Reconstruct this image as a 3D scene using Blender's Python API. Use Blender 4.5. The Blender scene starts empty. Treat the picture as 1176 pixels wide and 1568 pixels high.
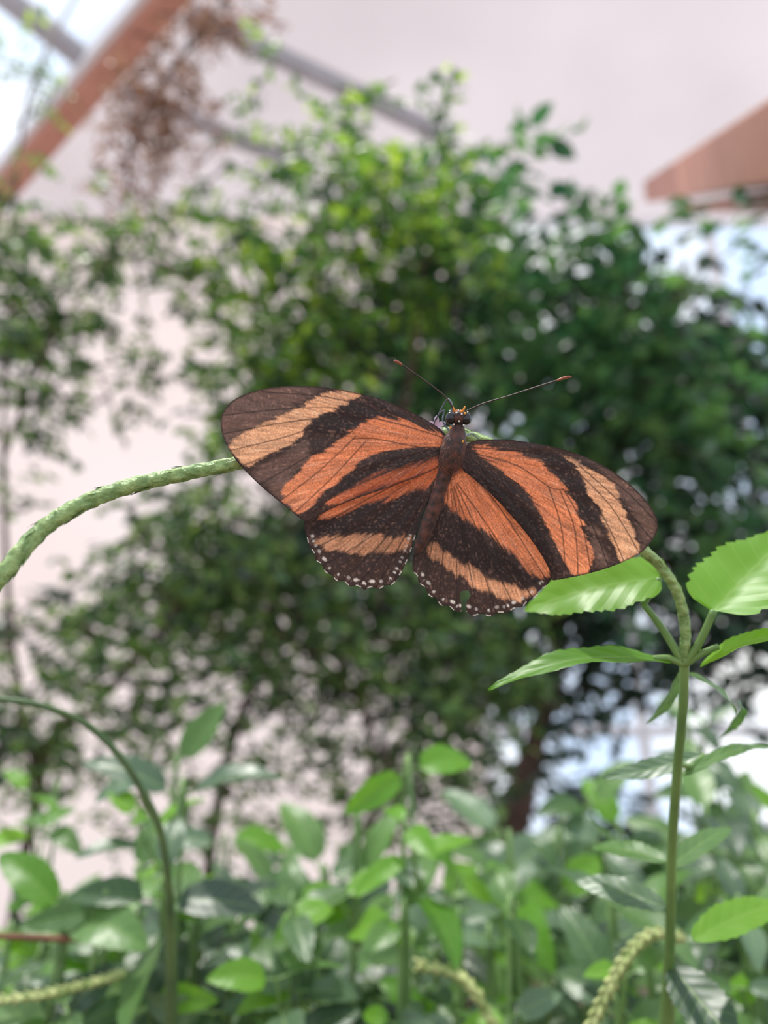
import bpy, math, random
import numpy as np
from mathutils import Vector, Matrix
random.seed(4); rng=np.random.default_rng(7)

# ------------------------------------------------------------------ camera frame
F=1154.0; PITCH=math.radians(20)
CAM=np.array([0,0,1.2]); FW=np.array([0,math.cos(PITCH),math.sin(PITCH)])
RT=np.array([1.0,0,0]); UP=np.array([0,-math.sin(PITCH),math.cos(PITCH)])
def at(x,y,d):
    x=np.asarray(x,float);y=np.asarray(y,float);d=np.asarray(d,float)
    return CAM+ (d[...,None])*(FW+((x-588)/F)[...,None]*RT-((y-784)/F)[...,None]*UP)
def A(x,y,d): return at(x,y,d)
def lin(c):
    c=np.asarray(c,float)/255.
    return np.where(c<=0.04045,c/12.92,((c+0.055)/1.055)**2.4)
def S(r,g,b): return tuple(lin((r,g,b)))+(1.0,)

# ------------------------------------------------------------------ helpers
def empty(name,loc=(0,0,0)):
    e=bpy.data.objects.new(name,None); e.location=loc; e.empty_display_size=.05
    bpy.context.collection.objects.link(e); return e
def mkobj(name,verts,faces,mat,parent=None,smooth=True,uv=None,col=None):
    me=bpy.data.meshes.new(name)
    me.from_pydata([tuple(v) for v in verts],[],[tuple(f) for f in faces])
    if smooth: me.polygons.foreach_set('use_smooth',[True]*len(me.polygons))
    if uv is not None:
        l=me.uv_layers.new(name='UVMap')
        idx=np.zeros(len(me.loops),dtype=np.int32); me.loops.foreach_get('vertex_index',idx)
        l.data.foreach_set('uv',np.asarray(uv,dtype=np.float32)[idx].ravel())
    if col is not None:
        a=me.color_attributes.new('Col','FLOAT_COLOR','POINT')
        a.data.foreach_set('color',np.asarray(col,dtype=np.float32).ravel())
    me.materials.append(mat); me.update()
    o=bpy.data.objects.new(name,me); bpy.context.collection.objects.link(o)
    if parent is not None:
        o.parent=parent; o.matrix_parent_inverse=Matrix.Translation(-Vector(parent.location))
    return o
class MB:
    def __init__(s): s.v=[];s.f=[];s.uv=[];s.n=0
    def add(s,v,f,uv=None):
        v=np.asarray(v,float); s.v.append(v)
        s.uv.append(np.zeros((len(v),2)) if uv is None else np.asarray(uv,float))
        s.f+= [tuple(int(i)+s.n for i in q) for q in f]; s.n+=len(v)
    def build(s,name,mat,parent=None,smooth=True):
        return mkobj(name,np.concatenate(s.v),s.f,mat,parent,smooth,uv=np.concatenate(s.uv))
def cr(pts,n=8,closed=False):
    P=np.asarray(pts,float); out=[]; N=len(P)
    rngi=range(N) if closed else range(N-1)
    for i in rngi:
        if closed: p0,p1,p2,p3=P[(i-1)%N],P[i],P[(i+1)%N],P[(i+2)%N]
        else: p0,p1,p2,p3=P[max(i-1,0)],P[i],P[i+1],P[min(i+2,N-1)]
        for k in range(n):
            t=k/n
            out.append(0.5*((2*p1)+(-p0+p2)*t+(2*p0-5*p1+4*p2-p3)*t*t+(-p0+3*p1-3*p2+p3)*t**3))
    if not closed: out.append(P[-1])
    return np.array(out)
def tube(path,rad,seg=10,bump=None):
    P=np.asarray(path,float);n=len(P)
    rad=np.broadcast_to(np.asarray(rad,float),(n,)) if np.ndim(rad)==0 else np.interp(np.linspace(0,1,n),np.linspace(0,1,len(rad)),rad)
    T=np.gradient(P,axis=0); T/=np.linalg.norm(T,axis=1)[:,None]+1e-12
    u=np.cross(T[0],[0.13,0.31,0.94]); u/=np.linalg.norm(u); V=[];UV=[]
    for i in range(n):
        u=u-T[i]*np.dot(u,T[i]); u/=np.linalg.norm(u); w=np.cross(T[i],u)
        for k in range(seg):
            a=2*math.pi*k/seg; r=rad[i]*(1 if bump is None else bump(i,k))
            V.append(P[i]+r*(math.cos(a)*u+math.sin(a)*w)); UV.append((i/n,k/seg))
    Fc=[]
    for i in range(n-1):
        for k in range(seg):
            k2=(k+1)%seg; Fc.append((i*seg+k,i*seg+k2,(i+1)*seg+k2,(i+1)*seg+k))
    V.append(P[0]-T[0]*rad[0]*.3);V.append(P[-1]+T[-1]*rad[-1]*.3);UV+= [(0,0),(1,1)]
    for k in range(seg):
        Fc.append((n*seg,(k+1)%seg,k)); Fc.append((n*seg+1,(n-1)*seg+k,(n-1)*seg+(k+1)%seg))
    return np.array(V),Fc,np.array(UV)
def sphere(c,r,nu=14,nv=9,axes=None):
    V=[];Fc=[]
    ax=np.eye(3) if axes is None else np.asarray(axes)
    rr=np.asarray(r if np.ndim(r) else (r,r,r),float)
    for j in range(nv+1):
        ph=math.pi*j/nv
        for i in range(nu):
            th=2*math.pi*i/nu
            l=np.array([math.sin(ph)*math.cos(th),math.sin(ph)*math.sin(th),math.cos(ph)])*rr
            V.append(np.asarray(c)+l@ax)
    for j in range(nv):
        for i in range(nu):
            Fc.append((j*nu+i,(j+1)*nu+i,(j+1)*nu+(i+1)%nu,j*nu+(i+1)%nu))
    return np.array(V),Fc
def vnoise(x,y,seed=0):
    r=np.random.default_rng(seed).random((257,257))
    xi=np.floor(x).astype(int);yi=np.floor(y).astype(int);fx=x-xi;fy=y-yi
    fx=fx*fx*(3-2*fx);fy=fy*fy*(3-2*fy);a=xi%256;b=yi%256
    return (r[a,b]*(1-fx)*(1-fy)+r[a+1,b]*fx*(1-fy)+r[a,b+1]*(1-fx)*fy+r[a+1,b+1]*fx*fy)*2-1
def inside(poly,x,y):
    P=np.asarray(poly);c=np.zeros(x.shape,bool);n=len(P)
    for i in range(n):
        x1,y1=P[i];x2,y2=P[(i+1)%n]
        if y1==y2: continue
        m=((y1>y)!=(y2>y))&(x<(x2-x1)*(y-y1)/(y2-y1)+x1); c^=m
    return c
def segdist(pts,x,y,closed=True):
    P=np.asarray(pts,float);n=len(P);best=np.full(x.shape,1e9);bx=x.copy();by=y.copy();bs=np.zeros(x.shape);s=0
    for i in range(n if closed else n-1):
        a=P[i];b=P[(i+1)%n];d=b-a;L=np.hypot(*d)+1e-9
        t=np.clip(((x-a[0])*d[0]+(y-a[1])*d[1])/L**2,0,1);qx=a[0]+t*d[0];qy=a[1]+t*d[1]
        dd=np.hypot(x-qx,y-qy);m=dd<best
        best=np.where(m,dd,best);bx=np.where(m,qx,bx);by=np.where(m,qy,by);bs=np.where(m,s+t*L,bs);s+=L
    return best,bx,by,bs
def sstep(a,b,x):
    t=np.clip((x-a)/(b-a),0,1);return t*t*(3-2*t)

# ------------------------------------------------------------------ materials
def newmat(name):
    m=bpy.data.materials.new(name);m.use_nodes=True;nt=m.node_tree;nt.nodes.clear()
    return m,nt,nt.nodes.new('ShaderNodeOutputMaterial')
def simple(name,c,rough=.6,noise=None,c2=None,scale=20,metal=0,bump=0,spec=.5,stretch=None):
    m,nt,o=newmat(name);N=nt.nodes;L=nt.links
    p=N.new('ShaderNodeBsdfPrincipled');p.inputs['Roughness'].default_value=rough;p.inputs['Metallic'].default_value=metal
    p.inputs['Specular IOR Level'].default_value=spec
    L.new(p.outputs[0],o.inputs[0])
    tc=N.new('ShaderNodeTexCoord');mp=N.new('ShaderNodeMapping');L.new(tc.outputs['Object'],mp.inputs[0])
    if stretch: mp.inputs['Scale'].default_value=stretch
    nz=N.new('ShaderNodeTexNoise');nz.inputs['Scale'].default_value=scale;nz.inputs['Detail'].default_value=5
    L.new(mp.outputs[0],nz.inputs[0])
    r=N.new('ShaderNodeValToRGB');r.color_ramp.elements[0].position=.35;r.color_ramp.elements[1].position=.65
    r.color_ramp.elements[0].color=c;r.color_ramp.elements[1].color=c2 or c
    L.new(nz.outputs[0],r.inputs[0]);L.new(r.outputs[0],p.inputs['Base Color'])
    if bump:
        b=N.new('ShaderNodeBump');b.inputs['Strength'].default_value=bump;b.inputs['Distance'].default_value=.01
        L.new(nz.outputs[0],b.inputs['Height']);L.new(b.outputs[0],p.inputs['Normal'])
    return m
def leafmat(name,cols,trans=.45,veins=False,rough=.4,hue=.485,val=1.5,scale=30,spec=.5):
    m,nt,o=newmat(name);N=nt.nodes;L=nt.links
    g=N.new('ShaderNodeNewGeometry');r=N.new('ShaderNodeValToRGB');el=r.color_ramp.elements
    while len(el)<len(cols): el.new(.5)
    for i,c in enumerate(cols): el[i].position=i/(len(cols)-1);el[i].color=c
    L.new(g.outputs['Random Per Island'],r.inputs[0]);col=r.outputs[0]
    tc=N.new('ShaderNodeTexCoord')
    nz=N.new('ShaderNodeTexNoise');nz.inputs['Scale'].default_value=scale;L.new(tc.outputs['Object'],nz.inputs[0])
    hs=N.new('ShaderNodeHueSaturation');mr=N.new('ShaderNodeMapRange');mr.inputs[3].default_value=.75;mr.inputs[4].default_value=1.25
    L.new(nz.outputs[0],mr.inputs[0]);L.new(mr.outputs[0],hs.inputs['Value']);L.new(col,hs.inputs['Color']);col=hs.outputs[0]
    nrm=None
    if veins:
        sp=N.new('ShaderNodeSeparateXYZ');L.new(tc.outputs['UV'],sp.inputs[0])
        def M(op,a,b=None):
            n=N.new('ShaderNodeMath');n.operation=op
            for k,v in enumerate([a,b]):
                if v is None: continue
                if isinstance(v,(int,float)): n.inputs[k].default_value=v
                else: L.new(v,n.inputs[k])
            return n.outputs[0]
        av=M('ABSOLUTE',sp.outputs[1])
        ph=M('SUBTRACT',M('MULTIPLY',sp.outputs[0],7.0),M('MULTIPLY',av,1.3))
        tri=M('ABSOLUTE',M('SUBTRACT',M('FRACT',ph),.5))
        lat=M('LESS_THAN',M('SUBTRACT',.5,tri),.035)
        mid=M('LESS_THAN',av,.045)
        vm=M('MAXIMUM',mid,M('MULTIPLY',lat,.7))
        mx=N.new('ShaderNodeMix');mx.data_type='RGBA';L.new(M('MULTIPLY',vm,.28),mx.inputs[0]);L.new(col,mx.inputs[6])
        mx.inputs[7].default_value=S(160,195,105);col=mx.outputs[2]
        b=N.new('ShaderNodeBump');b.inputs['Strength'].default_value=.35;b.inputs['Distance'].default_value=.0005
        L.new(M('ADD',M('MULTIPLY',tri,1.0),M('MULTIPLY',vm,-.6)),b.inputs['Height']);nrm=b.outputs[0]
    p=N.new('ShaderNodeBsdfPrincipled');p.inputs['Roughness'].default_value=rough;p.inputs['Specular IOR Level'].default_value=spec
    L.new(col,p.inputs['Base Color'])
    t=N.new('ShaderNodeBsdfTranslucent')
    h2=N.new('ShaderNodeHueSaturation');h2.inputs['Hue'].default_value=hue;h2.inputs['Saturation'].default_value=1.1;h2.inputs['Value'].default_value=val
    L.new(col,h2.inputs['Color']);L.new(h2.outputs[0],t.inputs[0])
    if nrm: L.new(nrm,p.inputs['Normal'])
    x=N.new('ShaderNodeMixShader');x.inputs[0].default_value=trans
    L.new(p.outputs[0],x.inputs[1]);L.new(t.outputs[0],x.inputs[2]);L.new(x.outputs[0],o.inputs[0])
    return m

m_bright=leafmat('small_leaf_green',[S(44,70,42),S(66,102,54),S(88,128,60),S(112,152,66),S(172,202,84)],.5,hue=.487,val=1.35,spec=.7)  # lightest tone paints sunlit highlights into the leaf colour
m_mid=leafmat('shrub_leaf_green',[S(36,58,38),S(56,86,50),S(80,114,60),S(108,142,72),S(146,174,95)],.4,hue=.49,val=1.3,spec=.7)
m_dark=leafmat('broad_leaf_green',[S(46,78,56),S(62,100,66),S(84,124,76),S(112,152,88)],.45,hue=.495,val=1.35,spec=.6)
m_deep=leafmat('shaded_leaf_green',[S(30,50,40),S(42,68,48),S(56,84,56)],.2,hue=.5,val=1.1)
m_dry=leafmat('dry_leaf_brown',[S(122,90,76),S(150,112,92),S(175,138,114)],.35,hue=.5,val=1.1)
m_pw=leafmat('porterweed_leaf',[S(54,86,46),S(74,112,54),S(100,138,70),S(72,104,62)],.4,veins=True,val=1.3,spec=.6)
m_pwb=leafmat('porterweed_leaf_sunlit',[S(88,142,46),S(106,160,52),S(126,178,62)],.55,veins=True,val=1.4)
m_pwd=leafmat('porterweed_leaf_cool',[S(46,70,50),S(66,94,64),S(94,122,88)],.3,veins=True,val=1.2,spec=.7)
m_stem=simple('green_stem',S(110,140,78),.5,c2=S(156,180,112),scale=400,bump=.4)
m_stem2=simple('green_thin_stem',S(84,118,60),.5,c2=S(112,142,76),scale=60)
m_stem3=simple('dark_stem',S(62,88,50),.5,c2=S(88,112,64),scale=60)  # darker green than the other stems, for the arching stem
m_spike=simple('seed_spike',S(120,140,70),.6,c2=S(190,195,130),scale=250,bump=.5)
m_bark=simple('bark',S(58,42,36),.85,c2=S(88,66,54),scale=15,bump=.6)
m_wood=simple('stained_timber',S(170,112,92),.6,c2=S(190,132,112),scale=3,stretch=(8,1,1))
m_steel=simple('grey_painted_steel',S(158,152,156),.5,c2=S(172,166,170),scale=4)
m_white=simple('white_metal_trim',S(225,220,222),.4,c2=S(232,228,230),scale=4)
m_soil=simple('soil',S(92,75,62),.95,c2=S(125,105,85),scale=12,bump=.8)
def membrane(name,c1,c2,dif=.35):
    mm,nt,o=newmat(name);N=nt.nodes;L=nt.links
    tr=N.new('ShaderNodeBsdfTranslucent');df=N.new('ShaderNodeBsdfDiffuse');mx=N.new('ShaderNodeMixShader');mx.inputs[0].default_value=dif
    tc=N.new('ShaderNodeTexCoord');nz=N.new('ShaderNodeTexNoise');nz.inputs['Scale'].default_value=.6;L.new(tc.outputs['Object'],nz.inputs[0])
    r=N.new('ShaderNodeValToRGB');r.color_ramp.elements[0].color=c1;r.color_ramp.elements[1].color=c2
    L.new(nz.outputs[0],r.inputs[0]);L.new(r.outputs[0],tr.inputs[0]);L.new(r.outputs[0],df.inputs[0])
    L.new(tr.outputs[0],mx.inputs[1]);L.new(df.outputs[0],mx.inputs[2]);L.new(mx.outputs[0],o.inputs[0]);return mm
mm=membrane('translucent_membrane',S(160,150,151),S(192,183,184))
m_wall=membrane('translucent_wall_sheet',S(236,210,198),S(248,230,220),.3)

# ------------------------------------------------------------------ greenhouse shell
YB=6.0; YR=3.3
def box(name,a,b,mat,parent=None):
    a=np.array(a,float);b=np.array(b,float)
    V=[(x,y,z) for x in (a[0],b[0]) for y in (a[1],b[1]) for z in (a[2],b[2])]
    Fc=[(0,1,3,2),(4,6,7,5),(0,4,5,1),(2,3,7,6),(0,2,6,4),(1,5,7,3)]
    o=mkobj(name,V,Fc,mat,parent,smooth=False);return o
def bevel(o,w):
    m=o.modifiers.new('b','BEVEL');m.width=w;m.segments=2
XS=0.75
box('floor',(-7,-4,-.1),(8,YB+.3,0),m_soil)
mkobj('wall_back',[(-7,YB,0),(XS,YB,0),(XS,YB,6.5),(-7,YB,6.5)],[(0,1,2,3)],m_wall,None,False)
win=empty('window_1',(4,YB,3.2))
for i in range(7):
    x=XS+.05+i*1.2; bevel(box('mullion_%d'%i,(x-.04,YB,0),(x+.04,YB+.1,6.5),m_white,win),.01)
for j,z in enumerate([.05,1.6,3.2,4.8,6.45]):
    bevel(box('transom_%d'%j,(XS,YB+.01,z-.04),(XS+7.3,YB+.09,z+.04),m_white,win),.01)
mg,nt,o=newmat('clear_glazing')
t=nt.nodes.new('ShaderNodeBsdfTransparent');g=nt.nodes.new('ShaderNodeBsdfGlossy');g.inputs['Roughness'].default_value=.02
x=nt.nodes.new('ShaderNodeMixShader');x.inputs[0].default_value=.05
nt.links.new(t.outputs[0],x.inputs[1]);nt.links.new(g.outputs[0],x.inputs[2]);nt.links.new(x.outputs[0],o.inputs[0])
mkobj('glass_pane',[(XS,YB+.05,0),(XS+7.3,YB+.05,0),(XS+7.3,YB+.05,6.5),(XS,YB+.05,6.5)],[(0,1,2,3)],mg,win,False)
def roofpt(px,py,off=0):
    d=(FW+((px-588)/F)*RT-((py-784)/F)*UP)
    t=(8-off-CAM[2])/(d[2]+.25*d[1]);return CAM+t*d
rz=lambda y:8-.25*y
a=roofpt(-25,319);b=roofpt(262,-14);dirb=(b-a)/(b[1]-a[1])
x6=a[0]+dirb[0]*(6-a[1]);x2=a[0]+dirb[0]*(YR-a[1])
mkobj('ceiling',[(x6,YB+.1,rz(YB+.1)),(8,YB+.1,rz(YB+.1)),(8,YR,rz(YR)),(x2,YR,rz(YR))],[(0,1,2,3)],mm,None,False)
def beam(name,p,q,w,h,mat,parent=None,upv=(0,0,1),be=.01):
    p=np.array(p);q=np.array(q);T=(q-p)/np.linalg.norm(q-p);s=np.cross(T,upv);s/=np.linalg.norm(s);u=np.cross(s,T)
    V=[c+i*s*w/2+j*u*h/2 for c in (p,q) for i,j in ((-1,-1),(1,-1),(1,1),(-1,1))]
    o=mkobj(name,V,[(3,2,1,0),(4,5,6,7),(0,1,5,4),(1,2,6,5),(2,3,7,6),(3,0,4,7)],mat,parent,False);bevel(o,be);return o
wb=empty('wooden_roof_beam',tuple(roofpt(130,150,.25)))
A0=roofpt(-20,313,.2);B0=roofpt(330,-93,.2)
beam('timber',A0,B0,.2,.28,m_wood,wb)
sh=np.array([-.15,-.05,0.02])
beam('flange',A0+sh,B0+sh,.07,.2,m_white,wb)
wb2=empty('wooden_roof_beam',tuple(A(1176,230,2)))
beam('timber',A(1005,290,6.6),A(1330,172,1.35),.2,.18,m_wood,wb2)
beam('trim_strip',A(1045,305,6.6),A(1345,245,1.35),.03,.04,m_white,wb2)
beam('lower_timber',A(1055,318,6.6),A(1350,290,1.35),.1,.06,m_wood,wb2)
for k,(p,q,w) in enumerate([((290,20),(670,203),.16),((185,140),(440,245),.15),((-30,-35),(130,92),.2)]):
    P0=roofpt(*p,off=.35 if k<2 else .15);P1=roofpt(*q,off=.35 if k<2 else .15)
    v,f,uv=tube(np.linspace(P0,P1,12),w/2*1.0,16);mkobj('steel_roof_pipe',v,f,m_steel,None)

# ------------------------------------------------------------------ background foliage
tmpl=np.array([(0,0,0),(.3,-.5,.06),(.68,-.42,.05),(1,0,-.06),(.68,.42,.05),(.3,.5,.06),(.33,0,0),(.68,0,-.01)])
tf=[(0,6,1),(0,5,6),(6,7,2,1),(6,5,4,7),(7,3,2),(7,4,3)]
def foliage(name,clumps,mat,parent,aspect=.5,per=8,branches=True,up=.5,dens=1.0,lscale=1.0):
    V=[];cnt=0;mb=MB()
    for (cx,cy,rx,ry,d,ds,rho,ln) in clumps:
        ln=ln*lscale;rho=rho*dens
        lp=ln*F/d; n=int(rho*math.pi*rx*ry/(lp*lp*aspect*.38)/per)+1
        c=at(cx,cy,d)
        for _ in range(n):
            q=rng.normal(size=3);q/=np.linalg.norm(q);q*=rng.random()**.4
            st=c+q[0]*rx*d/F*RT+q[1]*ry*d/F*UP+q[2]*ds*FW
            dr=rng.normal(size=3);dr[2]=dr[2]*.6-.1;dr/=np.linalg.norm(dr);tl=ln*per*.38
            if branches and rng.random()<.25:
                pts=np.array([st-dr*tl*.6,st,st+dr*tl*.5+[0,0,-.1*tl],st+dr*tl+[0,0,-.25*tl]])
                v,f,_u=tube(pts,[.0035,.003,.002,.001],4);mb.add(v,f)
            i=np.arange(per)
            base=st+dr*(i/per*tl)[:,None]+np.array([0,0,-1])*((i/per)**2*tl*.25)[:,None]
            side=np.cross(dr,[0,0,1]);side/=np.linalg.norm(side)+1e-6
            l=dr*.6+side*np.where(i%2,1,-1)[:,None]*.9+rng.normal(size=(per,3))*.4-np.array([0,0,.25])
            l/=np.linalg.norm(l,axis=1)[:,None]
            nm=np.array([0,-.15,up])+rng.normal(size=(per,3))*.6;nm-=l*(nm*l).sum(1)[:,None];nm/=np.linalg.norm(nm,axis=1)[:,None]
            w=np.cross(l,nm);s=ln*rng.uniform(.65,1.2,per)
            vv=base[:,None,:]+s[:,None,None]*(tmpl[None,:,0,None]*l[:,None,:]+aspect*tmpl[None,:,1,None]*w[:,None,:]+tmpl[None,:,2,None]*nm[:,None,:])
            V.append(vv.reshape(-1,3));cnt+=per
    V=np.concatenate(V);Fc=[tuple(j+8*k for j in f) for k in range(cnt) for f in tf]
    mkobj(name,V,Fc,mat,parent)
    if mb.n: mb.build(name+'_twigs',m_bark,parent)
    print(name,cnt)
fig=empty('weeping_fig_tree',tuple(A(560,784,2.2)))
foliage('small_leaves',[
 (430,120,70,45,2.3,.2,.5,.05),(545,170,60,60,2.3,.2,.9,.05),(470,260,110,80,2.2,.25,.9,.05),(620,280,120,100,2.2,.3,1.3,.052),
 (330,330,90,50,2.2,.2,.6,.05),(350,410,90,90,2.1,.2,.8,.048),(430,430,110,110,2.1,.25,1.2,.048),(560,400,120,110,2.1,.3,1.5,.05),
 (370,560,90,90,2.0,.25,1.4,.045),(480,560,120,110,2.0,.3,1.5,.047),(340,690,60,80,2.0,.2,1.2,.045),(690,430,90,120,2.1,.3,.8,.05)],m_bright,fig,.5,lscale=.9)
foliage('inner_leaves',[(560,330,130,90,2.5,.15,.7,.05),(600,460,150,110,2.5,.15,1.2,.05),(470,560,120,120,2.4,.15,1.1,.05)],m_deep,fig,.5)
broad=empty('broadleaf_tree',tuple(A(900,784,2.6)))
foliage('broad_leaves',[
 (700,265,55,40,2.5,.2,1.2,.09),(780,280,50,40,2.5,.2,1.3,.1),(860,340,80,50,2.5,.25,1.4,.11),(950,380,85,55,2.5,.25,1.4,.11),
 (1050,410,75,50,2.5,.25,1.2,.11),(740,400,130,100,2.5,.3,1.4,.1),(880,480,130,110,2.5,.3,1.4,.11),(1020,520,110,90,2.5,.3,1.5,.12),
 (1130,590,90,100,2.5,.3,1.4,.12),(700,580,150,120,2.5,.3,1.3,.09),(880,640,150,120,2.5,.3,1.3,.1),(1060,690,140,120,2.5,.3,1.3,.11),
 (1145,460,55,55,2.6,.2,.7,.1),(900,860,150,90,2.5,.3,.5,.1),(1100,860,120,90,2.5,.3,.6,.1),(760,780,120,90,2.5,.3,.6,.09)],m_dark,broad,.55,lscale=.85)
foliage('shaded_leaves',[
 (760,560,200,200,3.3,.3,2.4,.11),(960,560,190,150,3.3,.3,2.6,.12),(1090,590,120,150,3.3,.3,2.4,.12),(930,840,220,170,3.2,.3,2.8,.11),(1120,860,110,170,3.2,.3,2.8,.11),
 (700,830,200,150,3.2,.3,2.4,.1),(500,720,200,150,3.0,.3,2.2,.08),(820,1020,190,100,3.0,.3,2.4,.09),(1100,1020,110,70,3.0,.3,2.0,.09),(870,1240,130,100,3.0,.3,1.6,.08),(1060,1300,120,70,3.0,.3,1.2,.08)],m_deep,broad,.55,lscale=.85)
shrub=empty('glasshouse_shrub',tuple(A(300,1000,1.8)))
foliage('shrub_leaves',[
 (15,370,50,80,1.8,.15,1.4,.045),(90,400,90,50,1.8,.2,1.1,.042),(190,350,90,50,1.9,.2,.8,.04),(250,400,80,45,1.9,.2,.6,.04),
 (30,480,60,80,1.8,.2,1.3,.042),(120,500,90,60,1.8,.2,.8,.04),(60,620,80,60,1.8,.2,.9,.04),(150,600,60,40,1.8,.2,.6,.04),(20,740,50,50,1.8,.2,.6,.04),(250,570,60,60,1.9,.2,.4,.04),
 (280,790,90,60,1.8,.2,1.1,.042),(130,970,150,70,1.8,.2,.9,.042),(250,900,130,90,1.8,.25,1.2,.042),(400,840,130,90,1.8,.25,1.5,.045),
 (370,990,150,90,1.8,.25,1.0,.042),(560,960,150,110,1.8,.25,1.4,.045),(700,1010,110,110,1.8,.25,1.1,.045),(800,1030,90,90,1.85,.25,.8,.045),(120,1060,120,70,1.8,.2,.9,.042),(30,960,50,60,1.8,.2,.6,.04),
 (560,1110,140,70,1.8,.25,.8,.042),(300,1120,120,60,1.8,.2,.6,.04),(690,1160,110,90,1.8,.25,1.0,.045),(420,1190,140,50,1.8,.2,.5,.04),
 (60,1160,80,70,1.8,.2,1.0,.042),(600,1230,120,60,1.8,.2,.8,.042),(200,1230,120,50,1.8,.2,.5,.04),(350,1260,200,50,1.8,.2,.6,.04)],m_mid,shrub,.5,dens=1.2,lscale=.85)
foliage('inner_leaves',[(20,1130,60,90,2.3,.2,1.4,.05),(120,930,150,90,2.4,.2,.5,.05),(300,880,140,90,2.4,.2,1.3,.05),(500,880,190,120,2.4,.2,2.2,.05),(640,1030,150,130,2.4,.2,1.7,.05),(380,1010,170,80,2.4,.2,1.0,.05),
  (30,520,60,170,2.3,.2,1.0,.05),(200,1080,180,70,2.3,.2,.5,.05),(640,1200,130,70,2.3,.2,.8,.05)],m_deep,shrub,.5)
dry=empty('dried_vine',tuple(A(230,170,2.3)))
foliage('dry_leaves',[(310,50,80,50,2.3,.15,.5,.03),(250,120,60,60,2.3,.15,.7,.03),(205,210,60,70,2.3,.15,.7,.03),(270,180,70,70,2.3,.15,.5,.03),(190,300,50,35,2.3,.1,.4,.03),(350,10,70,30,2.4,.1,.4,.03)],m_dry,dry,.35,dens=1.4)
foliage('green_shoots',[(10,60,30,60,2.3,.1,.3,.035),(60,130,50,60,2.3,.1,.25,.035),(30,230,40,40,2.3,.1,.25,.035)],m_bright,dry,.4)
def down(p): p=np.array(p);return np.array([p[0],p[1],0.0])
mb=MB()
for pts,r in [([A(845,1060,2.8),A(812,1160,2.75),A(790,1240,2.7),A(765,1300,2.7),A(745,1370,2.7),down(A(735,1400,2.7))],[.035,.04,.06,.07,.07,.09]),
  ([A(845,1060,2.8),A(860,900,3.1),A(820,650,3.1),A(760,420,2.8),A(720,280,2.6)],[.035,.03,.03,.02,.008]),
  ([A(860,900,3.1),A(930,720,3.1),A(1010,520,2.8),A(1050,400,2.6)],[.03,.025,.02,.008])]:
    v,f,u=tube(cr(pts,6),r,10);mb.add(v,f,u)
mb.build('trunk',m_bark,broad)
mb=MB()
for pts,r in [([down(A(300,1300,2.1)),A(330,1250,2.1),A(400,1000,2.1),A(450,700,2.15),A(480,450,2.2),A(520,200,2.3)],[.02,.016,.014,.012,.01,.003]),
  ([A(450,700,2.15),A(400,520,2.15),A(350,330,2.2)],[.01,.008,.003]),([A(400,1000,2.1),A(560,820,2.1),A(640,500,2.15),A(640,300,2.2)],[.012,.012,.009,.003])]:
    v,f,u=tube(cr(pts,6),r,8);mb.add(v,f,u)
mb.build('trunk',m_bark,fig)
mb=MB()
for pts,r in [([down(A(20,1350,1.8)),A(60,1200,1.8),A(140,1090,1.8),A(210,1010,1.8),A(300,900,1.8),A(420,830,1.8)],[.016,.013,.011,.009,.007,.004]),
  ([A(60,1200,1.8),A(20,1000,1.8),A(5,700,1.8),A(20,380,1.8)],[.012,.008,.006,.003]),([A(5,700,1.8),A(80,520,1.8),A(200,350,1.85)],[.006,.005,.003]),
  ([down(A(560,1330,1.9)),A(570,1200,1.85),A(530,1050,1.85),A(420,960,1.8)],[.014,.011,.009,.004]),([A(570,1200,1.85),A(640,1100,1.85),A(700,980,1.85)],[.01,.008,.004])]:
    v,f,u=tube(cr(pts,6),r,8);mb.add(v,f,u)
mb.build('branches',m_bark,shrub)
mb=MB()
for pts in [[roofpt(360,-60,.3),A(330,20,2.5),A(260,110,2.3),A(205,210,2.3),A(190,320,2.3)],[roofpt(150,-60,.3),A(70,80,2.35),A(30,230,2.3)]]:
    v,f,u=tube(cr(pts,6),[.008,.006,.003],6);mb.add(v,f,u)
mb.build('vine_stem',m_bark,dry)

# ------------------------------------------------------------------ porterweed leaves
def leaf(mb,base,tip,hw,normal,bend=.1,fold=.15,nu=26,nv=8,teeth=11,curl=0,ovate=.62,rip=.02):
    base=np.array(base);tip=np.array(tip);Lv=tip-base;Ln=np.linalg.norm(Lv);l=Lv/Ln
    n=np.array(normal,float);n-=l*np.dot(n,l);n/=np.linalg.norm(n);w=np.cross(l,n)
    V=[];UVs=[];ph=random.random()*6
    nu_=nu*2
    for i in range(nu_+1):
        u=i/nu_
        pr=(max(u,0)**ovate)*((1-u)**.8)*1.9
        saw=1-(.13*((u*teeth)%1.0))*(1 if 0.1<u<.98 else 0)
        for j in range(nv+1):
            v=2*j/nv-1
            ww=hw*pr*v*(saw if abs(v)>.99 else 1)
            z=bend*Ln*math.sin(math.pi*u*.9)-curl*Ln*u*u+fold*abs(ww)-.25*fold*abs(ww)*abs(v)+rip*Ln*math.sin(u*17+ph+2*np.sign(v))*abs(v)*.35
            V.append(base+l*Ln*u+w*ww+n*z);UVs.append((u,v))
    Fc=[(i*(nv+1)+j,(i+1)*(nv+1)+j,(i+1)*(nv+1)+j+1,i*(nv+1)+j+1) for i in range(nu_) for j in range(nv)]
    mb.add(V,Fc,UVs)
toC=-FW
pw=empty('porterweed_plant',tuple(A(1035,1300,.22)))
def bead(i,k): return 1+.10*math.sin(i*1.25+ (k%3)*2.1)+.04*math.sin(k*2.3+i*.7)
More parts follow.
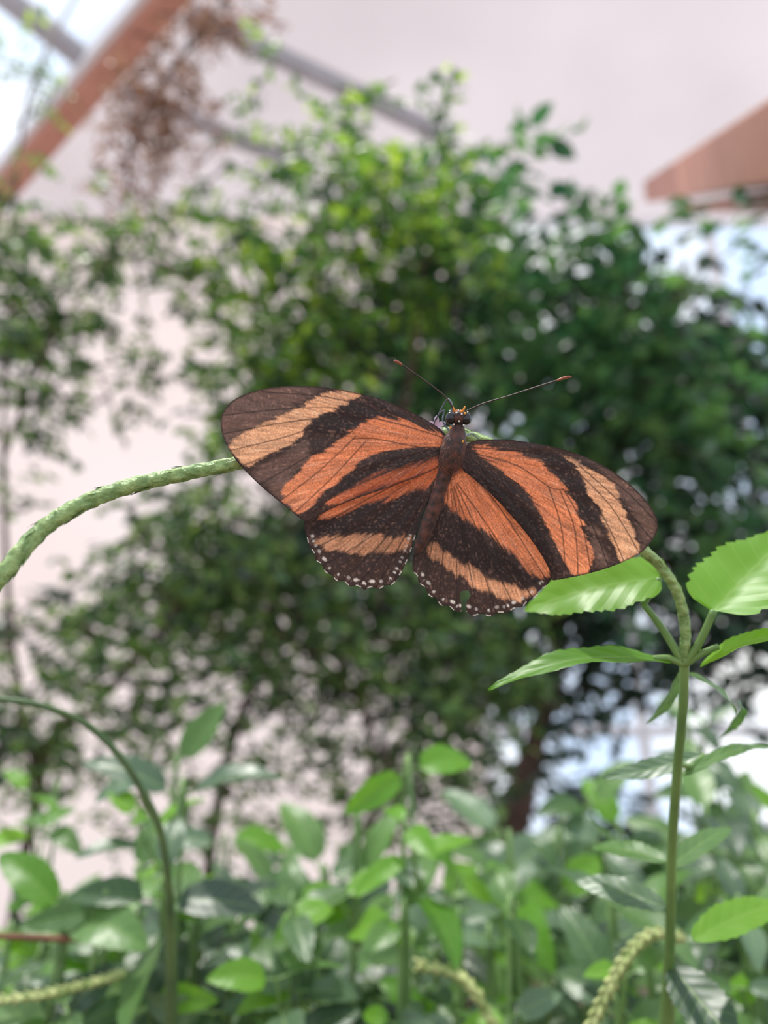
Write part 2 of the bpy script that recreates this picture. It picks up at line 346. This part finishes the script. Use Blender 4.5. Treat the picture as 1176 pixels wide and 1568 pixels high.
sp=cr([A(-70,960,.128),A(0,884,.131),A(60,815,.136),A(120,775,.140),A(190,747,.145),A(270,728,.15),A(360,710,.156),A(470,690,.162),A(600,662,.165),A(690,664,.166),A(740,676,.166),A(800,705,.168),A(900,765,.17),A(985,842,.172),A(1015,872,.173),A(1038,910,.174),A(1049,960,.175),A(1048,1012,.176)],14)
v,f,u=tube(sp,[.0016,.00155,.0015,.0015,.0014,.00135,.0013,.0013,.0012,.0012,.0012,.0012,.0011],14,bead)
mkobj('flower_spike',v,f,m_stem,pw,uv=u)
mb=MB()
for i in range(6,len(sp)-40,3):
    t=sp[i-2]-sp[i+2];t/=np.linalg.norm(t)
    a=i*2.4;u0=np.cross(t,[0,1,.3]);u0/=np.linalg.norm(u0);w0=np.cross(t,u0)
    rr=np.interp(i/len(sp),[0,1],[.0016,.0012]);nn=math.cos(a)*u0+math.sin(a)*w0
    leaf(mb,sp[i]+nn*rr*.85-t*.001,sp[i]+nn*rr*1.25+t*.0022,.0006,nn,0,.1,3,4,1)
mb.build('bracts',m_stem,pw)
st=cr([A(1048,1012,.176),A(1046,1080,.18),A(1037,1180,.19),A(1029,1300,.205),A(1026,1430,.22),A(1020,1600,.24)],8)
v,f,u=tube(np.vstack([st,down(st[-1])]),[.0011,.0011,.0012,.0013,.0015,.003],10);mkobj('main_stem',v,f,m_stem2,pw,uv=u)
mb=MB();mp=MB();md=MB();ms=MB()
def pet(p,q,r=.0006,sag=None):
    mid=(np.array(p)+np.array(q))/2+np.array([0,0,-.0015 if sag is None else sag]);v,f,u=tube(cr([p,mid,q],5),[r*1.2,r],8);ms.add(v,f,u)
node=A(1048,1018,.176)
pet(node,A(985,925,.178),.0008,.001);leaf(mb,A(1012,884,.178),A(804,938,.188),.0105,(0.05,-.8,.42),.07,.22,ovate=.42,teeth=14,rip=.035)
pet(A(985,925,.178),A(1010,886,.178),.0007,0)
pet(node,A(1093,935,.172),.0008,-.001);leaf(mb,A(1093,936,.172),A(1215,812,.185),.0115,(-.3,-.8,.6),.02,.25,ovate=.34,teeth=14,rip=.035)
pet(node,A(1000,1008,.176),.0007,.0008);leaf(mb,A(1028,1014,.176),A(748,1067,.17),.0058,(0.05,-.55,.75),.12,.3,ovate=.6,teeth=14)
pet(node,A(1100,990,.172),.0007,.0004);leaf(mb,A(1072,1022,.174),A(1240,978,.163),.0052,(0,-.6,.75),.13,.3,teeth=14)
leaf(mb,A(1052,1012,.177),A(1076,975,.181),.0012,(1,-.4,0),.1,.2)
for (x0,y0,x1,y1,h,dd) in [(1040,1030,985,1110,.0022,.2),(1055,1030,1120,1120,.002,.205),(1130,1075,1095,1135,.002,.22)]:
    leaf(mp,A(x0,y0,.178),A(x1,y1,dd),h,(0.4,-.8,.4),.1,.2)
leaf(md,A(1078,1156,.2),A(922,1190,.2),.0048,(0,-.7,.6),-.04,.2);pet(A(1038,1170,.19),A(1078,1156,.2),.0006)
leaf(mp,A(1040,1190,.191),A(1180,1150,.21),.003,(0,-.6,.7),.1,.2)
leaf(mp,A(1024,1320,.21),A(905,1300,.23),.006,(0,-.6,.7),.06,.2)
leaf(mp,A(1024,1330,.21),A(1120,1270,.23),.005,(0,-.6,.7),.06,.2)
leaf(md,A(1020,1390,.215),A(880,1350,.23),.007,(0,-.7,.6),.05,.2)
leaf(mb,A(1060,1440,.215),A(1200,1385,.23),.008,(0,-.6,.7),.06,.2)
leaf(md,A(1030,1480,.225),A(1130,1600,.2),.011,(0,-.9,.4),-.03,.15)
mb.build('sunlit_leaves',m_pwb,pw);mp.build('leaves',m_pw,pw);md.build('cool_leaves',m_pwd,pw);ms.build('petioles',m_stem2,pw)
m_fl=simple('lilac_petal',S(232,205,228),.5,c2=S(245,225,240),scale=300)
mb=MB();c=A(668,652,.1545)
for k in range(5):
    a=k*2*math.pi/5+.3;dv=math.cos(a)*RT+math.sin(a)*UP
    leaf(mb,c,c+dv*.0021+toC*.0004,.001,toC,.1,.1,5,4,1,ovate=.9)
mb.build('floret',m_fl,pw)
v,f,u=tube(cr([c+FW*.0002,A(672,662,.16),A(676,668,.165)],5),[.0003,.0006],8);mkobj('floret_tube',v,f,m_stem2,pw)

# porterweed bed
bed=empty('porterweed_bed',tuple(A(588,1480,.55)))
mb=MB();mp=MB();md=MB();ms=MB()
def sprig(x0,y0,x1,y1,d,ln,nodes=4,bright=0.25,wob=22,hw=.33):
    T=A(x0,y0,d);B=A(x1,y1,d*1.03);M=(T+B)/2+RT*random.uniform(-wob,wob)*d/F
    P=cr([T,M,B,down(B)],10);v,f,u=tube(P,[.0006,.0010,.0014,.003],8);ms.add(v,f,u)
    a0=random.random()*3
    for k in range(nodes):
        c=P[min(int(k*20/nodes),22)];t=P[0]-P[6];t/=np.linalg.norm(t)
        e1=np.cross(t,[0,1,0]);e1/=np.linalg.norm(e1);e2=np.cross(t,e1)
        a=a0+k*math.pi/2; s=ln*(.5+.5*min(1,(k+.6)/2))*random.uniform(.8,1.2)
        for sg in (0,math.pi):
            dv=math.cos(a+sg)*e1+math.sin(a+sg)*e2+t*random.uniform(-.25,.5)*(1.4 if k==0 else 1);dv/=np.linalg.norm(dv)
            nn=t+rng.normal(size=3)*.3+np.array([0,-.3,0])
            q=c+dv*s*.18
            v,f,u=tube([c,q],[.0006,.0005],6);ms.add(v,f,u)
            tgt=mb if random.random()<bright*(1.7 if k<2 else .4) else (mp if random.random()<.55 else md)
            leaf(tgt,q,q+dv*s,s*hw*random.uniform(.8,1.15),nn,random.uniform(.02,.12),.3,10,6,9,curl=random.uniform(0,.3),ovate=.5)
for s in [(622,1262,618,1470,.34,.032,4,.8),(205,1255,250,1420,.4,.034,4,.5),(45,1215,65,1420,.5,.036,3,.9),(250,1340,262,1500,.34,.038,4,.1),
          (40,1395,40,1520,.5,.036,3,.5),(520,1380,540,1520,.36,.042,3,.7),(700,1340,700,1500,.5,.042,3,.5),(1120,1320,1110,1500,.4,.042,4,.3),(860,1340,880,1500,.45,.044,4,.2),
          (960,1290,960,1480,.5,.044,4,.2),(780,1400,790,1530,.4,.036,3,.3),(1080,1110,1075,1320,.5,.034,4,.2),(1130,1230,1130,1400,.5,.038,4,.1),
          (430,1310,430,1450,.7,.045,4,.2),(330,1340,340,1450,.6,.042,4,.2)]:
    sprig(*s)
for i in range(62):
    x=-40+i*1270/62+random.uniform(-20,20);d=random.uniform(.4,.85)
    y=random.uniform(1390,1520)
    if x<420: y+=25
    if x>800: y-=90
    sprig(x,y,x+random.uniform(-50,50),y+140,d,random.uniform(.034,.052)*(d/.55)**.5,4,.16)
for i in range(34):
    x=-40+i*1270/34+random.uniform(-20,20);d=random.uniform(.3,.42)
    sprig(x,random.uniform(1490,1570),x+random.uniform(-50,50),1700,d,random.uniform(.026,.038),4,.14)
mb.build('sunlit_leaves',m_pwb,bed);mp.build('leaves',m_pw,bed);md.build('cool_leaves',m_pwd,bed);ms.build('stems',m_stem2,bed)
foliage('undergrowth',[(588+k*130,1500-(60 if k>1 else 0),110,70,1.15,.15,1.1,.05) for k in range(-5,6)],m_mid,bed,.5)
P=cr([A(-60,1066,.24),A(0,1071,.245),A(60,1080,.25),A(130,1108,.26),A(185,1160,.265),A(220,1215,.27),A(245,1270,.275),A(258,1350,.28),A(262,1460,.29),A(262,1620,.3)],6)
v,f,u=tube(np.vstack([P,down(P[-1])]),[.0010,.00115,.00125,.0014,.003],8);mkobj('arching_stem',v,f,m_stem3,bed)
def spike(pts,r):
    P=cr(pts,16);m=MB();v,f,u=tube(P,[r*.6,r*.8,r*.8],8);m.add(v,f,u)
    L=np.linalg.norm(np.diff(P,axis=0),axis=1).sum();n=int(L/(r*.95))
    for i in range(n):
        k=min(int(i/n*(len(P)-1)),len(P)-3);t=P[k]-P[k+1];t/=np.linalg.norm(t);c0=P[k]+(P[k+1]-P[k])*((i/n*(len(P)-1))%1)
        u0=np.cross(t,[0,1,.2]);u0/=np.linalg.norm(u0);w0=np.cross(t,u0)
        for a in (i*1.57,i*1.57+3.14):
            nn=math.cos(a)*u0+math.sin(a)*w0;z=(t+nn*.45);z/=np.linalg.norm(z);xx=np.cross(z,nn);xx/=np.linalg.norm(xx);yy=np.cross(z,xx)
            v,f=sphere(c0+nn*r*.75,(r*.42,r*.34,r*1.05),7,6,[xx,yy,z]);m.add(v,f)
    m.build('seed_spike',m_spike,bed)
spike([A(895,1600,.25),A(915,1550,.25),A(940,1500,.252),A(965,1458,.255),A(1000,1430,.26),A(1045,1436,.27)],.0021)
spike([A(640,1478,.31),A(690,1488,.305),A(725,1515,.3),A(760,1580,.295)],.0022)
spike([A(-20,1534,.3),A(60,1524,.3),A(130,1508,.31),A(190,1490,.32)],.0019)
m_red=simple('brown_twig',S(105,62,50),.7,c2=S(130,80,62),scale=80)
v,f,u=tube(cr([A(-40,1432,.33),A(60,1436,.335),A(130,1440,.34),A(200,1450,.36),A(260,1490,.38),A(300,1560,.4)],6),.0013,8);mkobj('woody_twig',v,f,m_red,bed)

# ------------------------------------------------------------------ BUTTERFLY
bf=empty('banded_orange_butterfly',tuple(A(693,690,.15)))
mw,nt,o=newmat('butterfly_wing');N=nt.nodes;L=nt.links
ca=N.new('ShaderNodeVertexColor');ca.layer_name='Col'
tc=N.new('ShaderNodeTexCoord');nz=N.new('ShaderNodeTexNoise');nz.inputs['Scale'].default_value=5000;nz.inputs['Detail'].default_value=2;L.new(tc.outputs['Object'],nz.inputs[0])
hs=N.new('ShaderNodeHueSaturation');mr=N.new('ShaderNodeMapRange');mr.inputs[1].default_value=.25;mr.inputs[2].default_value=.75;mr.inputs[3].default_value=.78;mr.inputs[4].default_value=1.22
L.new(nz.outputs[0],mr.inputs[0]);L.new(mr.outputs[0],hs.inputs['Value']);L.new(ca.outputs[0],hs.inputs['Color'])
p=N.new('ShaderNodeBsdfPrincipled');p.inputs['Roughness'].default_value=.5;p.inputs['Specular IOR Level'].default_value=.45
p.inputs['Sheen Weight'].default_value=.1
L.new(hs.outputs[0],p.inputs['Base Color'])
b=N.new('ShaderNodeBump');b.inputs['Strength'].default_value=.5;b.inputs['Distance'].default_value=.0001;L.new(nz.outputs[0],b.inputs['Height']);L.new(b.outputs[0],p.inputs['Normal'])
t=N.new('ShaderNodeBsdfTranslucent');L.new(hs.outputs[0],t.inputs[0])
x=N.new('ShaderNodeMixShader');x.inputs[0].default_value=.45;L.new(p.outputs[0],x.inputs[1]);L.new(t.outputs[0],x.inputs[2]);L.new(x.outputs[0],o.inputs[0])

BLACK=lin((38,26,25));BROWN=lin((112,84,74));MARG=lin((60,43,39));ORG=lin((218,124,82));PALE=lin((212,148,110));DEEPO=lin((188,96,58));WHT=lin((240,222,212))
def wing(name,outline,base,bands,veins,dfun,hole=None,spots=None,dark=None,step=1.15,seed=1,brown=None):
    O=cr(outline,8,True);mn=O.min(0)-2;mxx=O.max(0)+2
    nx=int((mxx[0]-mn[0])/step);ny=int((mxx[1]-mn[1])/step)
    gx,gy=np.meshgrid(mn[0]+np.arange(nx)*step,mn[1]+np.arange(ny)*step,indexing='ij')
    cx=gx[:-1,:-1]+step/2;cy=gy[:-1,:-1]+step/2;keep=inside(O,cx,cy)
    if hole is not None: keep&=~inside(hole,cx,cy)
    ins=inside(O,gx,gy);dist,bx,by,bs=segdist(O,gx,gy)
    X=np.where(ins,gx,bx);Y=np.where(ins,gy,by);din=np.where(ins,dist,0)
    used=np.zeros(gx.shape,bool);used[:-1,:-1]|=keep;used[1:,:-1]|=keep;used[:-1,1:]|=keep;used[1:,1:]|=keep
    ids=-np.ones(gx.shape,int);ids[used]=np.arange(used.sum())
    i,j=np.nonzero(keep);Fc=np.stack([ids[i,j],ids[i+1,j],ids[i+1,j+1],ids[i,j+1]],1)
    X=X[used];Y=Y[used];din=din[used];bs=bs[used]
    th=np.arctan2(Y-base[1],X-base[0]);R=np.hypot(X-base[0],Y-base[1])
    jag=4.0*vnoise(th*26+50,R/60+9,seed)+2.5*vnoise(th*70+80,R/30,seed+1)+1.4*vnoise(X/2,Y/2,seed+2)
    streak=vnoise(th*110+200,R/22+3,seed+3);grain=vnoise(X/1.3,Y/1.3,seed+4);patch=vnoise(X/28+4,Y/28+4,seed+5)
    C=np.tile(MARG,(len(X),1)).astype(float)
    def blend(C,c,m): return C*(1-m[:,None])+np.asarray(c)*m[:,None]
    for (poly,c,soft) in (brown or []):
        dd,_,_,_=segdist(poly,X,Y);sd=np.where(inside(poly,X,Y),dd,-dd)+jag*1.5
        C=blend(C,c,sstep(-soft,soft,sd)*(.8+.2*streak))
    for (poly,c,soft) in bands:
        P=cr(poly,4,True);dd,_,_,_=segdist(P,X,Y);sd=np.where(inside(P,X,Y),dd,-dd)+jag
        m=sstep(-soft,soft,sd)
        cc=np.asarray(c)[None,:]*(1+.2*streak+.16*patch+.16*grain)[:,None]
        f=sstep(60,300,R)[:,None];cc=cc*(.82+.2*f)+f*np.array([[.0,.025,.02]])
        hl=np.clip(vnoise(th*80+31,R/30+2,seed+12)-.35,0,1)[:,None];cc=cc+hl*np.array([[.2,.17,.13]])  # whitish highlight streaks painted into the band colour
        C=C*(1-m[:,None])+cc*m[:,None]
    C*=(1+.2*grain+.14*streak)[:,None]
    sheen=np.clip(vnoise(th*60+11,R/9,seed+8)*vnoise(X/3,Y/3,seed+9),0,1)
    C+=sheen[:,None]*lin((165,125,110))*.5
    for vp in veins:
        dd,_,_,_=segdist(cr(vp,6),X,Y,False);m=(1-sstep(.4,1.5,dd))*.72
        C=blend(C,BLACK,m)
    C=blend(C,BLACK*1.2,(1-sstep(1.0,3.5,din))*.8)
    if spots is not None:
        x0,y0,per,lo=spots
        s=bs/per;fr=s-np.floor(s);pr=np.minimum(abs(fr-.3),abs(fr-.68))*per
        zone=Y>lo(X)
        m=(1-sstep(1.2,2.8,np.hypot(pr*1.0,(din-9)*.8)))*zone*(.4+.6*np.clip(vnoise(np.floor(s)*3.7+5,np.floor(s)*0+.5,seed+7)+.6,0,1))
        C=blend(C,WHT*.75,m)
        m=(1-sstep(.8,2.0,din))*zone*(abs(fr-.5)<.2)
        C=blend(C,WHT,m*.8)
    C=np.clip(C,0.003,.95)
    D=dfun(X,Y,th,R)+.00010*np.sin(th*34)*np.clip(R/120,0,1)+.00003*vnoise(X/6,Y/6,seed+6)
    V=at(X,Y,D)
    o=mkobj(name,V,Fc,mw,bf,True,col=np.concatenate([C,np.ones((len(C),1))],1))
    return o
LF=[(684,668),(672,655),(655,644),(635,633),(610,621),(580,610),(545,601),(505,594),(465,591),(425,592),(388,599),(360,611),(345,625),(338,642),(340,664),(348,684),(362,706),(380,726),(400,745),(420,762),(440,778),(456,791),(468,798),(480,794),(510,778),(550,762),(600,745),(640,730),(672,715),(688,695)]
LH=[(690,700),(670,705),(620,715),(560,730),(500,760),(470,790),(466,803),(467,815),(470,824),(473,836),(480,846),(484,858),(492,864),(498,876),(508,881),(515,889),(526,890),(536,898),(547,897),(558,903),(569,899),(580,902),(590,897),(601,895),(610,884),(617,872),(625,855),(632,835),(641,805),(652,775),(666,745),(680,722)]
RF=[(712,690),(718,678),(740,673),(775,673),(815,678),(855,686),(893,698),(928,715),(958,736),(982,758),(998,778),(1007,797),(1007,812),(998,829),(982,846),(958,859),(930,870),(895,880),(865,886),(845,888),(842,876),(832,855),(812,825),(783,790),(752,757),(726,734),(706,715)]
RH=[(700,705),(712,700),(760,730),(805,770),(840,830),(848,870),(845,884),(836,898),(826,904),(820,914),(810,919),(800,929),(789,931),(777,938),(764,938),(750,944),(738,940),(724,943),(712,936),(698,937),(688,929),(675,927),(668,917),(657,912),(651,900),(642,893),(638,881),(632,874),(632,858),(636,840),(644,815),(656,785),(672,750),(688,722)]
tipL=[(500,590),(430,640),(345,685),(325,650),(340,600),(430,585)]
lowL=[(470,665),(440,690),(385,722),(440,782),(470,760),(450,735),(480,700)]
dL=lambda X,Y,th,R: .1512+.0016*(R/350)**2
wing('left_forewing',LF,(690,680),[
 ([(548,604),(525,600),(500,600),(462,620),(420,640),(385,658),(352,680),(362,700),(380,714),(400,704),(432,688),(462,672),(466,656),(480,644),(512,626),(540,613)],PALE,2.2),
 ([(676,666),(655,658),(620,644),(590,640),(562,645),(542,658),(512,678),(476,700),(448,728),(432,756),(440,774),(458,786),(478,772),(505,744),(535,720),(570,698),(605,688),(645,684),(676,682)],ORG,2.2),
 ([(672,702),(640,712),(600,722),(560,736),(525,755),(500,770),(520,772),(560,757),(610,742),(650,728),(670,716)],DEEPO,5)],
 [[(684,672),(630,655),(570,640),(520,640)],[(690,684),(640,684),(575,672),(540,672)],[(520,640),(440,668),(352,690)],[(520,645),(450,680),(370,714)],[(540,660),(470,700),(398,742)],[(545,668),(490,720),(428,768)],[(560,676),(505,735),(450,786)],
  [(520,636),(430,648),(343,664)],[(540,625),(450,625),(342,636)],[(570,625),(500,608),(400,600)],[(600,692),(540,735),(480,785)]],
 dL,seed=10,brown=[(tipL,BROWN,8),(lowL,BROWN,6),([(640,640),(560,615),(500,620),(470,660),(520,670),(560,640),(620,640)],BLACK,4),([(676,686),(600,694),(540,725),(480,785),(560,735),(676,704)],BLACK,4)])
dLH=lambda X,Y,th,R: .1524+.0009*(R/200)**2
wing('left_hindwing',LH,(690,700),[
 ([(672,712),(640,716),(600,728),(550,744),(510,765),(486,788),(500,792),(540,778),(590,764),(640,750),(664,738)],DEEPO,4),
 ([(632,822),(600,822),(560,819),(520,820),(490,824),(482,832),(498,840),(525,845),(560,849),(600,846),(624,842)],PALE*.7+ORG*.25,3.5)],
 [[(685,705),(600,745),(475,812)],[(640,760),(560,800),(478,842)],[(640,760),(570,820),(496,866)],[(640,762),(585,830),(522,890)],[(642,765),(600,830),(548,897)],[(645,770),(615,830),(576,900)],[(648,775),(628,830),(602,892)]],
 dLH,seed=30,spots=(0,0,19.5,lambda X:818+0*X),brown=[([(660,740),(560,770),(480,795),(475,818),(560,812),(636,815)],BLACK,4)])
wing('right_forewing',RF,(708,690),[
 ([(728,682),(765,688),(805,698),(835,714),(858,738),(873,760),(887,792),(900,825),(909,850),(902,874),(888,879),(874,880),(864,858),(850,828),(832,792),(815,766),(790,738),(760,714),(732,695)],ORG,2.2),
 ([(868,700),(905,716),(935,742),(955,775),(970,808),(979,838),(970,852),(953,858),(940,828),(920,790),(903,758),(886,722),(872,708)],PALE,2.2)],
 [[(716,685),(790,690),(850,700),(880,712)],[(716,692),(790,712),(840,745),(862,750)],[(862,748),(890,800),(905,876)],[(858,752),(880,810),(885,880)],[(866,742),(905,800),(932,868)],[(872,730),(920,785),(955,858)],[(880,718),(935,775),(978,845)],[(886,712),(945,765),(998,826)],[(840,745),(860,810),(866,884)],[(890,708),(950,745),(1006,800)]],
 lambda X,Y,th,R:.1512+.0018*(R/320)**2,seed=50,
 brown=[([(890,695),(940,745),(975,800),(982,850),(1010,815),(1005,780),(960,730)],BROWN*.9,7),([(905,800),(935,865),(915,872),(900,800)],BROWN,5),([(810,684),(870,702),(905,760),(915,800),(900,800),(860,735),(830,705)],BLACK,4),([(715,700),(780,735),(830,800),(860,880),(845,885),(800,830),(710,730)],BLACK*1.1,5)])
wing('right_hindwing',RH,(700,705),[
 ([(716,722),(745,750),(775,778),(805,808),(836,845),(846,872),(836,886),(812,876),(786,852),(756,824),(724,800),(696,784),(680,768),(684,742)],ORG*.9+DEEPO*.1,3.5),
 ([(664,832),(690,850),(722,868),(760,887),(796,900),(818,904),(812,914),(790,918),(758,912),(720,894),(690,874),(666,858),(655,842)],PALE*.75+ORG*.2,3.5)],
 [[(705,712),(760,770),(838,890)],[(700,740),(750,810),(815,915)],[(698,742),(740,830),(788,930)],[(695,745),(725,830),(760,938)],[(692,748),(710,830),(733,940)],[(690,750),(698,830),(700,935)],[(686,750),(680,830),(672,922)],[(680,752),(665,820),(648,898)]],
 lambda X,Y,th,R:.1524+.0009*(R/220)**2,seed=70,spots=(0,0,20.5,lambda X:868+np.clip((X-800)*.5,0,30)),
 hole=[(704,906),(717,903),(721,912),(714,922),(713,932),(713,945),(706,945),(706,925)],
 brown=[([(676,780),(720,805),(770,845),(820,890),(800,900),(740,878),(690,850),(655,825)],BLACK,4),([(700,710),(740,740),(700,750),(684,735)],DEEPO*.5,6)])

# body
mbod,nt,o=newmat('butterfly_body');N=nt.nodes;L=nt.links
p=N.new('ShaderNodeBsdfPrincipled');p.inputs['Roughness'].default_value=.6;p.inputs['Sheen Weight'].default_value=.1
tc=N.new('ShaderNodeTexCoord');nz=N.new('ShaderNodeTexNoise');nz.inputs['Scale'].default_value=900;L.new(tc.outputs['Object'],nz.inputs[0])
r=N.new('ShaderNodeValToRGB');r.color_ramp.elements[0].position=.35;r.color_ramp.elements[0].color=S(36,21,17);r.color_ramp.elements[1].position=.7;r.color_ramp.elements[1].color=S(96,50,34)
L.new(nz.outputs[0],r.inputs[0]);L.new(r.outputs[0],p.inputs['Base Color']);L.new(p.outputs[0],o.inputs[0])
K=.15/F
body=cr([A(703,650,.1497),A(701,660,.1496),A(697,675,.1495),A(693,692,.1495),A(688,710,.1498),A(682,724,.1503),A(675,745,.1505),A(666,772,.1507),A(656,800,.1509),A(647,825,.1511),A(640,842,.1514),A(636,850,.1516)],6)
rad=np.array([7,12,17.5,19.5,17.5,12,10.5,11,10.5,9.5,7,3.0])*K
v,f,u=tube(body,rad,18,lambda i,k:1+(.045*math.sin(i*1.6) if i>30 else .02*math.sin(i+k)));mkobj('thorax_and_abdomen',v,f,mbod,bf)
m_eye=simple('compound_eye',S(22,20,22),.15,c2=S(35,30,32),scale=3000)
m_dot=simple('pale_scale_dot',S(245,240,235),.5,c2=S(250,245,240),scale=100)
m_or=simple('orange_scales',S(235,160,50),.5,c2=S(220,120,40),scale=900)
v,f=sphere(A(702,640,.1494),(13*K,12*K,12*K),16,10);mkobj('head',v,f,mbod,bf)
mb=MB()
for x,y in ((690,640),(714,641)):
    v,f=sphere(A(x,y,.1490),(8*K,8.5*K,10*K),18,12);mb.add(v,f)
mb.build('compound_eyes',m_eye,bf)
mb=MB()
for x,y,r_ in ((699,632,1.6),(707,634,1.6),(703,645,1.4),(695,650,1.3),(710,651,1.3),(689,629,1.1),(716,631,1.1),(702,628,1.2)):
    v,f=sphere(A(x,y,.1478),r_*K,8,6);mb.add(v,f)
mb.build('head_dots',m_dot,bf)
mb=MB()
for x,y,r_ in ((706,630,2.4),(699,629,1.8),(712,633,1.8),(708,676,2.4),(690,655,2)):
    v,f=sphere(A(x,y,.1478),r_*K,8,6);mb.add(v,f)
for (x0,y0,x1,y1) in ((697,632,693,622),(708,632,712,622)):
    v,f,u=tube([A(x0,y0,.149),A(x1,y1,.1488)],[2.2*K,1.0*K],8);mb.add(v,f)
mb.build('palps_and_orange_scales',m_or,bf)
m_ant=simple('antenna',S(45,30,26),.4,c2=S(70,45,38),scale=900);m_tip=simple('antenna_club',S(150,75,45),.4,c2=S(120,55,35),scale=900)
mb=MB();mt=MB()
for pts in ([(696,629),(684,610),(663,592),(635,572),(616,559)],[(713,630),(740,618),(780,606),(820,593),(852,583)]):
    dd=np.linspace(.149,.146,len(pts));P=cr([A(x,y,d) for (x,y),d in zip(pts,dd)],8);v,f,u=tube(P,[1.2*K,1.0*K,1.1*K],8,lambda i,k:1+.1*(i%2));mb.add(v,f)
for pts in ([(616,559),(608,554),(603,553)],[(852,583),(866,578),(875,577)]):
    v,f,u=tube(cr([A(x,y,.146) for x,y in pts],5),[1.2*K,2.2*K,2.1*K,1.2*K],8);mt.add(v,f)
mb.build('antennae',m_ant,bf);mt.build('antenna_clubs',m_tip,bf)
m_leg=simple('leg',S(120,125,140),.4,c2=S(50,45,48),scale=1500)
mb=MB()
for pts in ([(690,662,.1502),(678,645,.1515),(680,628,.152),(668,640,.1535),(664,652,.154)],[(696,655,.150),(690,640,.1515),(693,622,.151),(686,611,.1515),(676,625,.1525),(668,643,.154)],
            [(712,668,.1505),(722,664,.153),(728,668,.158),(735,674,.1648)],[(676,700,.153),(670,690,.158),(672,668,.1645)]):
    v,f,u=tube(cr([A(*q) for q in pts],6),[1.6*K,1.2*K,.8*K],8);mb.add(v,f)
mb.build('legs',m_leg,bf)
mb=MB()
T=body[3:30]
for i in range(900):
    k=random.randrange(len(T)-1);a=random.uniform(0,2*math.pi);t=T[min(k+1,len(T)-1)]-T[k];t/=np.linalg.norm(t)
    u0=np.cross(t,FW);u0/=np.linalg.norm(u0);w0=np.cross(t,u0);nn=math.cos(a)*u0+math.sin(a)*w0
    rr=np.interp((k+3)/len(body),np.linspace(0,1,len(rad)),rad)
    p0=T[k]+nn*rr*.95;tip=p0+nn*random.uniform(2,5)*K+t*random.uniform(2,7)*K;s=np.cross(nn,t)*.35*K
    mb.add([p0-s,p0+s,tip],[(0,1,2)])
m_hair=simple('thorax_hair',S(64,36,26),.6,c2=S(132,76,50),scale=2000)
mb.build('thorax_hair',m_hair,bf)

# ------------------------------------------------------------------ light
w=bpy.data.worlds.new('sky');bpy.context.scene.world=w;w.use_nodes=True;nt=w.node_tree;N=nt.nodes;L=nt.links
bg=N['Background'];tc=N.new('ShaderNodeTexCoord');nz=N.new('ShaderNodeTexNoise');nz.inputs['Scale'].default_value=3;L.new(tc.outputs['Generated'],nz.inputs[0])
r=N.new('ShaderNodeValToRGB');r.color_ramp.elements[0].position=.4;r.color_ramp.elements[0].color=(.62,.77,1,1);r.color_ramp.elements[1].position=.6;r.color_ramp.elements[1].color=(1,1,1,1)
L.new(nz.outputs[0],r.inputs[0]);L.new(r.outputs[0],bg.inputs[0]);bg.inputs[1].default_value=1.4
sd=bpy.data.lights.new('sun','SUN');sd.energy=4.4;sd.angle=math.radians(3);sd.color=(1,.96,.9)
so=bpy.data.objects.new('sun',sd);bpy.context.collection.objects.link(so)
D=Vector((-.18,.10,1.0)).normalized();so.rotation_euler=D.to_track_quat('Z','Y').to_euler();so.location=(0,0,10)
# camera
cd=bpy.data.cameras.new('camera');co=bpy.data.objects.new('camera',cd);bpy.context.collection.objects.link(co)
co.location=CAM;co.rotation_euler=(math.pi/2+PITCH,0,0)
cd.sensor_fit='VERTICAL';cd.sensor_height=36;cd.lens=36*F/1568;cd.clip_start=.01;cd.clip_end=100
cd.dof.use_dof=True;cd.dof.focus_distance=.152;cd.dof.aperture_fstop=cd.lens/3.0
bpy.context.scene.camera=co
bpy.context.scene.view_settings.view_transform='Standard'
bpy.context.scene.view_settings.exposure=0
